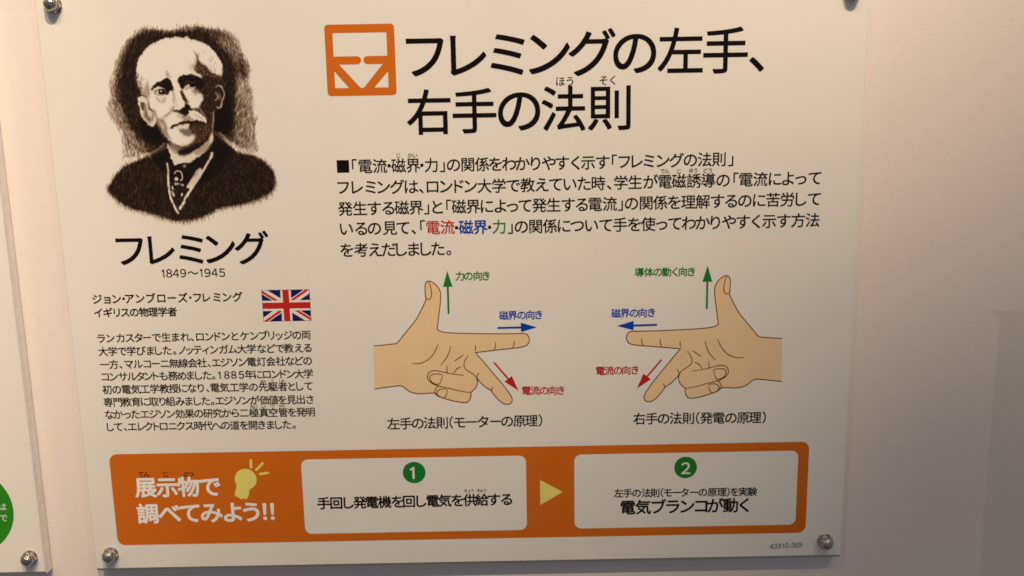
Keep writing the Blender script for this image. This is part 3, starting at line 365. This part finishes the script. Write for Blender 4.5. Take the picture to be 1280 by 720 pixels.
def rounded_rect(x0, x1, z0, z1, r, n=8):
    pts = []
    for cx, cz, a0 in ((x1-r, z1-r, 0), (x0+r, z1-r, 90), (x0+r, z0+r, 180), (x1-r, z0+r, 270)):
        for k in range(n+1):
            a = R(a0 + 90*k/n); pts.append((cx+r*math.cos(a), cz+r*math.sin(a)))
    return pts
def circle(cx, cz, rx, rz=None, n=40):
    rz = rz or rx
    return [(cx+rx*math.cos(2*math.pi*k/n), cz+rz*math.sin(2*math.pi*k/n)) for k in range(n)]

# ------------------------------------------------------------------ lettering (built-in font turned into meshes)
fc = bpy.data.curves.new('lettering', 'FONT'); fc.size = 1; fc.resolution_u = 3   # raised for the large heading
fo = bpy.data.objects.new('lettering', fc); col.objects.link(fo)
GL = {}
def glyph(ch, big=False):
    k = (ch, big)
    if k not in GL:
        fc.body = ch; fc.resolution_u = 10 if big else 3
        bpy.context.view_layer.update()
        ev = fo.evaluated_get(bpy.context.evaluated_depsgraph_get()); me = ev.to_mesh()
        v = np.array([(p.co.x, p.co.y) for p in me.vertices]); f = [tuple(p.vertices) for p in me.polygons]
        good = []
        for q in f:
            a = sum(v[q[i]][0]*v[q[(i+1) % len(q)]][1]-v[q[(i+1) % len(q)]][0]*v[q[i]][1] for i in range(len(q)))
            good.append(q if a >= 0 else q[::-1])
        GL[k] = (v, good, v.min(0), v.max(0)); ev.to_mesh_clear()
    return GL[k]
# the board's numeral one is a plain stem with a flag
for big_ in (False, True):
    v_ = np.array([(.47, 0), (.56, 0), (.56, .73), (.50, .73), (.47, .69), (.47, .58), (.34, .535), (.34, .605)])
    GL[('\uff11', big_)] = (v_, [(0, 1, 2, 3, 4, 5), (5, 4, 3), (5, 4, 7, 6)], v_.min(0), v_.max(0))
def text_line(name, mat, em, off, text, X, Z, parent, lift=0.12, squeeze=1.0):
    """X: x of every character's ink centre; Z: (index, z of that character's ink centre)"""
    base = []
    for i, z in Z:
        v, f, lo, hi = glyph(text[i], em > 15); base.append((X[i], z-em*(lo[1]+hi[1])/2))
    fl = Flat(lift)
    for i, ch in enumerate(text):
        v, f, lo, hi = glyph(ch, em > 15)
        x = X[i]
        # heavier weights: the outline is printed several times a hair apart
        dirs = [(0, 0)] + ([(math.cos(R(q)), math.sin(R(q))) for q in ((45, 135, 225, 315) if off < .018 else range(0, 360, 45))] if off > .003 else [])
        zb = base[0][1] if len(base) == 1 else float(np.interp(x, [b[0] for b in base], [b[1] for b in base]))
        cx = (lo[0]+hi[0])/2
        kw, kh = ((1.06, 1.03) if em > 9 else (1.03, 1.03)) if '\u3040' < ch < '\u30ff' and ch not in '、。・ー' else (1, 1)
        cz = (lo[1]+hi[1])/2
        for q, (dx, dz) in enumerate(dirs):
            fl.tri([(x+((p[0]-cx)*kw+dx*off)*em*squeeze, zb+(cz+(p[1]-cz)*kh+dz*off)*em) for p in v], f, lift+0.004*q)
    return fl.build(name, mat, parent)

# ------------------------------------------------------------------ the wall
def wall():
    x0, x1, z0, z1 = -1.6, 1.8, -1.5, 1.3
    rx, rz, rx1, rz0, d = 0.3568, -0.1668, 1.1, -1.1, 0.0008; s = 0.0075
    V = [(x0,0,z0),(x1,0,z0),(x1,0,z1),(x0,0,z1),(rx,0,rz0),(rx1,0,rz0),(rx1,0,rz),(rx,0,rz)]
    V += [(rx+s,d,rz0+s),(rx1-s,d,rz0+s),(rx1-s,d,rz-s),(rx+s,d,rz-s)]
    F = [(0,1,5,4),(1,2,6,5),(2,3,7,6),(3,0,4,7),(4,5,9,8),(5,6,10,9),(6,7,11,10),(7,4,8,11)]
    o = mesh_obj('wall', V, F, 'wallpaper'); o['kind'] = 'structure'
    o['label'] = 'off white papered wall behind the boards'
    r = mesh_obj('recess_panel', [V[8], V[9], V[10], V[11]], [(0,1,2,3)], 'recess_paint', o)
wall()

# ------------------------------------------------------------------ panels and their cap nuts
def panel(name, x0, x1, z0, z1, parent):
    """12 mm board: slightly eased edges, a chamfer along the bottom edge"""
    e = 0.0006; c = 0.0030; cd = 0.0026
    g = -0.0013                                   # the board stands a hair off the wall on a smaller backing
    prof = [(z0, g), (z0, -T+cd), (z0+c, -T), (z1-e, -T), (z1, -T+e), (z1, g)]
    V = []; F = []
    for x, k in ((x0, 0), (x0+e, 1), (x1-e, 1), (x1, 0)):
        for z, y in prof:
            yy = y
            if not k and y <= -T+cd and y < -T+e: yy = -T+e
            V.append((x, yy, z))
    n = len(prof)
    for s in range(3):
        for i in range(n-1):
            a, b = s*n+i, s*n+i+1; F.append((a, a+n, b+n, b))
    F.append(tuple(range(n))[::-1]); F.append(tuple(3*n+i for i in range(n))); F.append((0, 3*n, 4*n-1, n-1)[::-1])
    o = mesh_obj(name, V, F, 'white', parent)
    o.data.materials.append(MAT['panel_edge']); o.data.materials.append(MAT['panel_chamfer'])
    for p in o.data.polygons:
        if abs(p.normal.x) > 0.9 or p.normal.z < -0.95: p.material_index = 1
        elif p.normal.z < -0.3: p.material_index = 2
    return o
def backing(x0, x1, z0, z1, parent):
    i = 0.004; X = (x0+i, x1-i); Zz = (z0+i, z1-i); Yy = (-0.0013, -0.00002)
    V = [(x, y, z) for x in X for y in Yy for z in Zz]
    F = [(0,1,3,2),(4,6,7,5),(0,4,5,1),(2,3,7,6),(0,2,6,4),(1,5,7,3)]
    mesh_obj('backing', V, F, 'backing', parent)
nut_meshes = {}
def cap_nut(x, z, parent, turn=0.0):
    """hexagon base with a chamfered shoulder, a collar groove and a dome"""
    b = empty('bolt', parent); b.location = (x/1000, -T, z/1000)
    b.rotation_euler = (0, R(turn), 0)
    if not nut_meshes:
        n = 48
        def lathe(rings):   # rings: (depth mm, radius function)
            V = []; F = []
            for d, rf in rings:
                for k in range(n):
                    a = 2*math.pi*k/n; r = rf(a); V.append((r*math.cos(a)/1000, -d/1000, r*math.sin(a)/1000))
            for i in range(len(rings)-1):
                for k in range(n):
                    q = (k+1) % n; F.append((i*n+k, i*n+q, (i+1)*n+q, (i+1)*n+k))
            F.append(tuple((len(rings)-1)*n+k for k in range(n)))
            return V, F
        af = 5.15
        def hexr(a): 
            t = (a + math.pi/6) % (math.pi/3) - math.pi/6   # corners at a = 0, 60, ...
            return af/math.cos(((a) % (math.pi/3)) - math.pi/6)
        ch = lambda r: (lambda a: min(hexr(a), r))
        washer = lathe([(0, lambda a: 5.75), (0.45, lambda a: 5.75), (0.55, lambda a: 5.6), (0.55, lambda a: 3)])
        hexb = lathe([(0.55, ch(5.6)), (0.8, hexr), (3.3, hexr), (3.7, ch(5.75)), (4.1, ch(5.35)), (4.25, lambda a: 5.0), (4.25, lambda a: 2)])
        dome = lathe([(4.25, lambda a: 4.8), (4.6, lambda a: 4.85)] + [(4.6+4.1*math.sin(t), (lambda rr: (lambda a: rr))(4.85*math.cos(t)**.85)) for t in [R(q) for q in (12, 24, 36, 48, 60, 70, 80, 87)]])
        for nm, (V, F), mt in (('washer', washer, 'dull_nickel'), ('hex_base', hexb, 'nickel'), ('dome', dome, 'nickel')):
            o = mesh_obj(nm, V, F, mt, None, smooth=True)
            for e_ in o.data.edges: pass
            try: o.data.set_sharp_from_angle(angle=R(28))
            except Exception: pass
            nut_meshes[nm] = o.data; bpy.data.objects.remove(o)
    for nm in ('washer', 'hex_base', 'dome'):
        o = bpy.data.objects.new(nm, nut_meshes[nm]); col.objects.link(o); o.parent = b
    return b

board = empty('information_board')
board['label'] = 'large white board with portrait, Japanese text and two hand diagrams on the wall'
board['category'] = 'sign'
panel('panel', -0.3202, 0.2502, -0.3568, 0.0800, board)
backing(-0.3202, 0.2502, -0.3568, 0.0800, board)
for x, z, t in ((-307.7, 62.2, 12), (-307.7, -342.3, 4), (237.6, -342.0, 26), (237.6, 62.0, 0)): cap_nut(x, z, board, t)

side = empty('information_board')
side['label'] = 'second white board cut off by the left photo edge, with a green disc'
side['category'] = 'sign'
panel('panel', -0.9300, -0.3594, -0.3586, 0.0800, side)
backing(-0.9300, -0.3594, -0.3586, 0.0800, side)
cap_nut(-369.6, -343.6, side, 6)

# ------------------------------------------------------------------ groups of print on the board
parts = {}
def part(name, parent=board):
    if name not in parts: parts[name] = empty(name, parent)
    return parts[name]
PARENT = {'heading_line': 'heading', 'reading_aid': 'heading', 'name_text': 'caption', 'year_text': 'caption', 'full_name_text': 'caption',
          'biography_line': 'biography', 'explanation_line': 'explanation', 'diagram_label': None, 'diagram_caption': None, 'serial_text': None,
          'banner_title': 'banner', 'banner_reading': 'banner', 'step_one_text': 'banner', 'step_two_text': 'banner', 'badge_one': 'banner', 'badge_two': 'banner'}
NAME = {'step_one_text': 'step_text', 'step_two_text': 'step_text', 'badge_one': 'badge_number', 'badge_two': 'badge_number', 'name_text': 'name_line',
        'year_text': 'year_line', 'full_name_text': 'full_name_line', 'banner_reading': 'reading_aid', 'serial_text': 'serial_number'}
disc = empty('green_disc', side)
f = Flat(0.06); f.poly(circle(-412.8, -305.0, 35.0, 35.0, 72)); f.build('disc_shape', 'disc_green', disc)
for g, mat, em, off, text, X, Z in TEXT:
    if g == 'serial_text': par = board
    elif g == 'disc_text': par = disc
    elif g.startswith('diagram'): par = part('left_hand_diagram' if X[0] < 45 else 'right_hand_diagram')
    elif g == 'reading_aid': par = part('heading' if Z[0][1] > -10 else ('explanation' if Z[0][1] > -100 else 'biography'))
    else: par = part(PARENT[g])
    lift = 0.12
    if g.startswith(('badge',)): lift = 0.20
    if g.startswith(('step',)): lift = 0.16
    text_line(NAME.get(g, g), 'banner_white' if g == 'banner_title' else mat, em, off, text, X, Z, par, lift, 0.84 if g == 'serial_text' else 1.0)
f = Flat(0.12); f.poly([(-120.3, -46.5), (-111.6, -46.6), (-111.6, -55.4), (-120.3, -55.4)]); f.build('square_bullet', 'ink', part('explanation'))

# banner with two cards
bn = part('banner')
f = Flat(0.05); f.poly(rounded_rect(-301.7, 222.45, -335.1, -261.95, 6.0)); f.build('orange_band', 'orange', bn)
for x0, x1, zt, zb in ((-158.6, 10.0, -268.85, -328.6), (46.3, 214.5, -268.85, -328.3)):
    f = Flat(0.09); f.poly(rounded_rect(x0, x1, zb, zt, 5.2)); f.build('card', 'white', bn)
for x, z in ((-74.1, -280.7), (130.0, -280.6)):
    f = Flat(0.14); f.poly(circle(x, z, 8.55)); f.build('badge', 'green', bn)
f = Flat(0.10); f.poly([(20.4, -288.5), (37.4, -298.4), (20.4, -308.6)]); f.build('arrow_triangle', 'yellow', bn)
f = Flat(0.10); f.poly(circle(-200.9, -283.7, 8.2, 8.4)); 
f.poly(smooth_line([(-207.7,-286.7),(-208.9,-291.5),(-210.0,-295.2),(-209.3,-297.2),(-207.4,-298.0),(-206.2,-299.2),(-204.8,-299.5),(-203.7,-298.9),(-202.4,-299.6),(-201.2,-299.4),(-200.2,-298.2),(-199.2,-295.8),(-198.9,-293.2),(-197.5,-290.5),(-196.0,-288.5),(-200.5,-284.5)], 4, True), 0.105)
for k, (a, b) in enumerate((((-195.95,-268.6),(-196.2,-274.2)), ((-187.4,-271.3),(-192.4,-276.4)), ((-184.0,-278.9),(-189.6,-279.6)))):
    d = np.array(b)-np.array(a); L = np.linalg.norm(d); d /= L; nn = np.array((-d[1], d[0])); r = 0.95; pts = []
    for c, s in ((np.array(b), 1), (np.array(a), -1)):
        for q in range(9):
            an = -math.pi/2 + math.pi*q/8
            pts.append(tuple(c + s*(d*math.cos(an)*r + nn*math.sin(an)*r)))
    f.poly(pts)
f.build('light_bulb_icon', 'yellow', bn)

# square emblem at the head of the board
em_ = part('emblem')
def ring(f, outer, inner, lift):
    n = len(outer); f.tri(outer+inner, [(i, (i+1) % n, n+(i+1) % n, n+i) for i in range(n)], lift)
f = Flat(0.10)
o_ = rounded_rect(-124.05, -76.1, -2.2, 45.95, 2.6, 6)
i_ = rounded_rect(-118.6, -81.55, 3.15, 40.3, 0.05, 6)
ring(f, o_, i_, 0.10)
for (x0, x1, end) in ((-119.5, -100.3-2.65, 1), (-80.6, -98.1+0.55, -1)):
    zc, r = 21.85, 2.7; xc = -104.95+2.6-2.1 if end == 1 else -95.45
    xc = (-102.2+4.1-2.7-1.6) if end == 1 else -95.45
    arc = [(xc+end*r*math.cos(R(q)), zc+r*math.sin(R(q))) for q in range(90, -91, -15)]
    f.poly([(x0, zc-r), (x0, zc+r)] + arc, 0.115)
f.poly([(-119.3, 15.6), (-119.3, 23.2), (-115.2, 19.2), (-101.2, 3.4), (-101.2, 2.4), (-108.9, 2.4), (-108.9, 3.1)], 0.13)
f.poly([(-80.8, 14.9), (-80.8, 23.2), (-85.1, 18.9), (-98.5, 3.4), (-98.5, 2.4), (-91.5, 2.4), (-91.5, 3.1)], 0.13)
f.build('emblem_mark', 'orange', em_)

# union flag
fl = part('flag')
fx0, fx1, fz0, fz1 = -179.2, -144.85, -162.05, -139.2; FW, FH = fx1-fx0, fz1-fz0
def clip(poly, a, b, c):
    """keep a*x+b*z >= c"""
    o = []
    for i in range(len(poly)):
        p, q = poly[i], poly[(i+1) % len(poly)]; dp = a*p[0]+b*p[1]-c; dq = a*q[0]+b*q[1]-c
        if dp >= 0: o.append(p)
        if (dp >= 0) != (dq >= 0):
            t = dp/(dp-dq); o.append((p[0]+t*(q[0]-p[0]), p[1]+t*(q[1]-p[1])))
    return o
rect = [(0, 0), (FW, 0), (FW, FH), (0, FH)]
def band(p, q, lo, hi):
    d = np.array(q, float)-np.array(p, float); d /= np.linalg.norm(d); n = np.array((-d[1], d[0])); c = float(n@np.array(p, float))
    r = clip(rect, n[0], n[1], c+lo); return clip(r, -n[0], -n[1], -(c+hi))
def put(f, poly, lift):
    if len(poly) > 2: f.poly([(fx0+x, fz0+z) for x, z in poly], lift)
f = Flat(); put(f, rect, 0.06); f.poly([(fx0-.25, fz0-.25), (fx1+.25, fz0-.25), (fx1+.25, fz1+.25), (fx0-.25, fz1+.25)], 0.05); f.build('navy_field', 'flag_navy', fl)
f = Flat(); u = FH/30
for p, q in (((0, 0), (FW, FH)), ((FW, 0), (0, FH))): put(f, band(p, q, -3*u, 3*u), 0.08 + (0.01 if p[0] else 0))
put(f, [(FW/2-5*u, 0), (FW/2+5*u, 0), (FW/2+5*u, FH), (FW/2-5*u, FH)], 0.12); put(f, [(0, FH/2-5*u), (FW, FH/2-5*u), (FW, FH/2+5*u), (0, FH/2+5*u)], 0.115)
f.build('white_crosses', 'white', fl)
f = Flat()
for p, q, s in (((FW/2, FH/2), (FW, FH), 1), ((FW/2, FH/2), (0, FH), 1), ((FW/2, FH/2), (0, 0), 1), ((FW/2, FH/2), (FW, 0), 1)):
    d = band(p, q, 0, 2.2*u)
    d = clip(d, 1 if q[0] else -1, 0, FW/2 if q[0] else -FW/2); d = clip(d, 0, 1 if q[1] else -1, FH/2 if q[1] else -FH/2)
    put(f, d, 0.105)
put(f, [(FW/2-3*u, 0), (FW/2+3*u, 0), (FW/2+3*u, FH), (FW/2-3*u, FH)], 0.14); put(f, [(0, FH/2-3*u), (FW, FH/2-3*u), (FW, FH/2+3*u), (0, FH/2+3*u)], 0.135)
f.build('red_crosses', 'flag_red', fl)

# the two hand diagrams: the right one is the left one turned over
for name, sx in (('left_hand_diagram', 1), ('right_hand_diagram', -1)):
    par = part(name)
    tr = (lambda p: p) if sx == 1 else (lambda p: (98.7-p[0], p[1]+0.15))
    ol = smooth_line([tr(p) for p in HAND_OUTLINE], 5)
    f = Flat(0.06); f.poly(ol); f.build('hand_shape', 'skin', par)
    f = Flat(0.10); f.stroke(ol, 0.74)
    for ln in HAND_LINES:
        f.stroke(smooth_line([tr(p) for p in ln], 5, corner=70), 0.70, taper=0.3)
    f.build('hand_outline', 'outline_brown', par)
for i, (c, (tail, base, tip, w1, w2), wd) in enumerate(ARROWS):
    f = Flat(0.10); t, b = np.array(tail), np.array(base); d = b-t; L = np.linalg.norm(d); d /= L; n = np.array((-d[1], d[0]))*wd/2
    b2 = b+d*0.6
    cap = [tuple(t + n*math.cos(R(q)) - d*wd/2*math.sin(R(q))*0.8) for q in range(180, -1, -30)]
    f.poly([tuple(b2+n)] + cap[::-1] + [tuple(b2-n)]); f.poly([w1, tip, w2], 0.115)
    f.build('arrow', c, part('left_hand_diagram' if i < 3 else 'right_hand_diagram'))

# ------------------------------------------------------------------ the engraved portrait: hatching printed cell by cell
def portrait():
    rng = np.random.default_rng(7); st = 0.25
    X0, X1, Z0, Z1 = -300.0, -145.0, -100.0, 56.0
    nx, nz = int((X1-X0)/st), int((Z1-Z0)/st)
    gx = X0+(np.arange(nx)+.5)*st; gz = Z0+(np.arange(nz)+.5)*st
    Tn = np.zeros((nz, nx))
    def blur(a, s):
        s /= st
        if s < 0.3: return a
        r = int(3*s)+1; k = np.exp(-np.arange(-r, r+1)**2/(2*s*s)); k /= k.sum()
        a = np.pad(a, r, mode='edge')
        a = sum(k[i]*a[i:i+a.shape[0]-2*r, :] for i in range(2*r+1)); a = sum(k[i]*a[:, i:i+a.shape[1]-2*r] for i in range(2*r+1))
        return a
    halo = None
    for q, (kind, v, op, bl, w, pts) in enumerate(PORTRAIT):
        big = q < 6
        sm = np.array(smooth_line(pts, 4, kind == 'p', 75) if len(pts) > 2 else pts)
        mg = 3*bl+w+1
        i0, i1 = [int(np.clip((t-X0)/st, 0, nx)) for t in (sm[:, 0].min()-mg, sm[:, 0].max()+mg)]
        j0, j1 = [int(np.clip((t-Z0)/st, 0, nz)) for t in (sm[:, 1].min()-mg, sm[:, 1].max()+mg)]
        if i1 <= i0 or j1 <= j0: continue
        A, Bz = np.meshgrid(gx[i0:i1], gz[j0:j1])
        if kind == 'p':
            ins = np.zeros(A.shape, bool)
            for k in range(len(sm)):
                xa, za = sm[k-1]; xb, zb = sm[k]
                if za == zb: continue
                c = ((za > Bz) != (zb > Bz)) & (A < (xb-xa)*(Bz-za)/(zb-za)+xa); ins ^= c
            msk = ins.astype(float)
        else:
            dd = np.full(A.shape, 1e9)
            for k in range(len(sm)-1):
                a, b = sm[k], sm[k+1]; d = b-a; L2 = float(d@d)+1e-9
                t = np.clip(((A-a[0])*d[0]+(Bz-a[1])*d[1])/L2, 0, 1)
                dd = np.minimum(dd, np.hypot(A-a[0]-t*d[0], Bz-a[1]-t*d[1]))
            msk = np.clip((w/2-dd)/st+.5, 0, 1)
        msk = blur(msk, bl)*op
        Tn[j0:j1, i0:i1] = Tn[j0:j1, i0:i1]*(1-msk)+v*msk
    # engraved edges are ragged, not smooth: shift every cell by a little noise
    def field(s): 
        q = blur(rng.normal(0, 1, (nz, nx)), s); return q/q.std()
    jj, ii = np.mgrid[0:nz, 0:nx]
    wx = (field(.45)*.15+field(1.3)*.18)/st; wz = (field(.45)*.22+field(1.3)*.18)/st
    calm = np.where(gz < -46, .3, 1)[:, None]; wx = wx*calm; wz = wz*calm
    Tn = Tn[np.clip((jj+wz).round().astype(int), 0, nz-1), np.clip((ii+wx).round().astype(int), 0, nx-1)]
    # hatching strokes
    S = np.zeros((nz, nx)); Lt = np.zeros((nz, nx))
    def strokes(N, accept, lmin, lmax, buf, amp, inside=None):
        x = rng.uniform(X0, X1, N); z = rng.uniform(Z0, Z1, N)
        ii = np.clip(((x-X0)/st).astype(int), 0, nx-1); jj = np.clip(((z-Z0)/st).astype(int), 0, nz-1)
        ok = rng.random(N) < accept(Tn[jj, ii], x, z); x, z = x[ok], z[ok]; n = len(x)
        ang = np.where((z < 8) & (z > -52+.35*np.abs(x+222)), np.arctan2(z+190.0, x+222.0), np.arctan2(z-120.0, x+222.0))+rng.normal(0, .17, n)
        ln = rng.uniform(lmin, lmax, n); bend = rng.normal(0, .05, n); m_ = int(lmax/st*1.3)
        for s in range(m_):
            t = s/m_; d = (t-.5)*ln; a = ang+bend*d
            px = x+np.cos(a)*d; pz = z+np.sin(a)*d
            u = (px-X0)/st-.5; v = (pz-Z0)/st-.5; iu = np.floor(u).astype(int); iv = np.floor(v).astype(int); fu = u-iu; fv = v-iv
            wgt = amp*math.sin(math.pi*min(1, t*1.15+.05))**.6 * (ln/m_/st)
            for du in (0, 1):
                for dv in (0, 1):
                    I, J = iu+du, iv+dv; g = (I >= 0) & (I < nx) & (J >= 0) & (J < nz)
                    np.add.at(buf, (J[g], I[g]), (wgt*(fu if du else 1-fu)*(fv if dv else 1-fv))[g])
    edge = lambda t, x, z: np.where(t > .3, np.clip(t, 0, 1)**1.5, 0)
    face = lambda x, z: ((x+223)/33)**2+((z+18)/44)**2 < 1
    strokes(30000, lambda t, x, z: edge(t, x, z)*np.where(face(x, z), 0, 1), 2.0, 6.0, S, .85)
    strokes(9000, lambda t, x, z: edge(t, x, z)*np.where(face(x, z), 1, 0), .8, 2.0, S, .45)
    strokes(9000, lambda t, x, z: np.where((t > .55) & ~face(x, z), 1, 0), 1.5, 5.0, Lt, .50)
    strokes(10000, lambda t, x, z: np.where((t > .7) & face(x, z), .7, 0), .6, 1.8, Lt, .48)
    A, Bz = np.meshgrid(gx, gz); fm = blur(face(A, Bz).astype(float), 1.0)
    base = np.clip(Tn, 0, 1)
    cover = 1-np.exp(-1.15*S)
    soft = np.clip((base-.50)/.42, 0, 1)                 # solid black only where the tone is deep
    ink = fm*np.clip(base*1.03, 0, 1)+(1-fm)*(1-(1-.93*soft**1.2)*(1-cover*.92))
    deep = np.clip((base-.86)/.08, 0, 1)
    ink = ink-(1-np.exp(-Lt))*(.85-.56*deep)*np.where(ink > .2, 1, 0)
    ink = np.clip(ink+rng.normal(0, .015, ink.shape)*(ink > .05), 0, 1)
    keep = ink > .035
    J, I = np.nonzero(keep); n = len(I)
    vid = -np.ones((nz+1, nx+1), int); used = np.zeros((nz+1, nx+1), bool)
    for dj in (0, 1):
        for di in (0, 1): used[J+dj, I+di] = True
    vj, vi = np.nonzero(used); vid[vj, vi] = np.arange(len(vj))
    co = np.empty((len(vj), 3), np.float32); co[:, 0] = (X0+vi*st)/1000; co[:, 1] = -T-.0001; co[:, 2] = (Z0+vj*st)/1000
    quads = np.stack([vid[J, I], vid[J, I+1], vid[J+1, I+1], vid[J+1, I]], 1).astype(np.int32)
    me = bpy.data.meshes.new('engraving'); me.vertices.add(len(co)); me.vertices.foreach_set('co', co.ravel())
    me.loops.add(n*4); me.loops.foreach_set('vertex_index', quads.ravel()); me.polygons.add(n)
    me.polygons.foreach_set('loop_start', np.arange(0, n*4, 4, dtype=np.int32)); me.polygons.foreach_set('loop_total', np.full(n, 4, np.int32))
    me.update(calc_edges=True); me.validate()
    # vertex colour = mean ink of the cells around the vertex
    pad = np.pad(ink, 1); vi_ink = (pad[:-1, :-1]+pad[1:, :-1]+pad[:-1, 1:]+pad[1:, 1:])/4
    k = 1-vi_ink[vj, vi]
    c = np.ones((len(vj), 4), np.float32)
    c[:, 0] = .008+.79*k**1.5; c[:, 1] = .007+.776*k**1.8; c[:, 2] = .007+.72*k**2.05
    at = me.color_attributes.new('ink_colour', 'FLOAT_COLOR', 'POINT'); at.data.foreach_set('color', c.ravel())
    me.materials.append(MAT['engraving'])
    o = bpy.data.objects.new('portrait', me); col.objects.link(o); o.parent = board
    o['label'] = 'engraved portrait of a balding man with a white moustache in a dark suit'
portrait()
bpy.data.objects.remove(fo); bpy.data.curves.remove(fc)
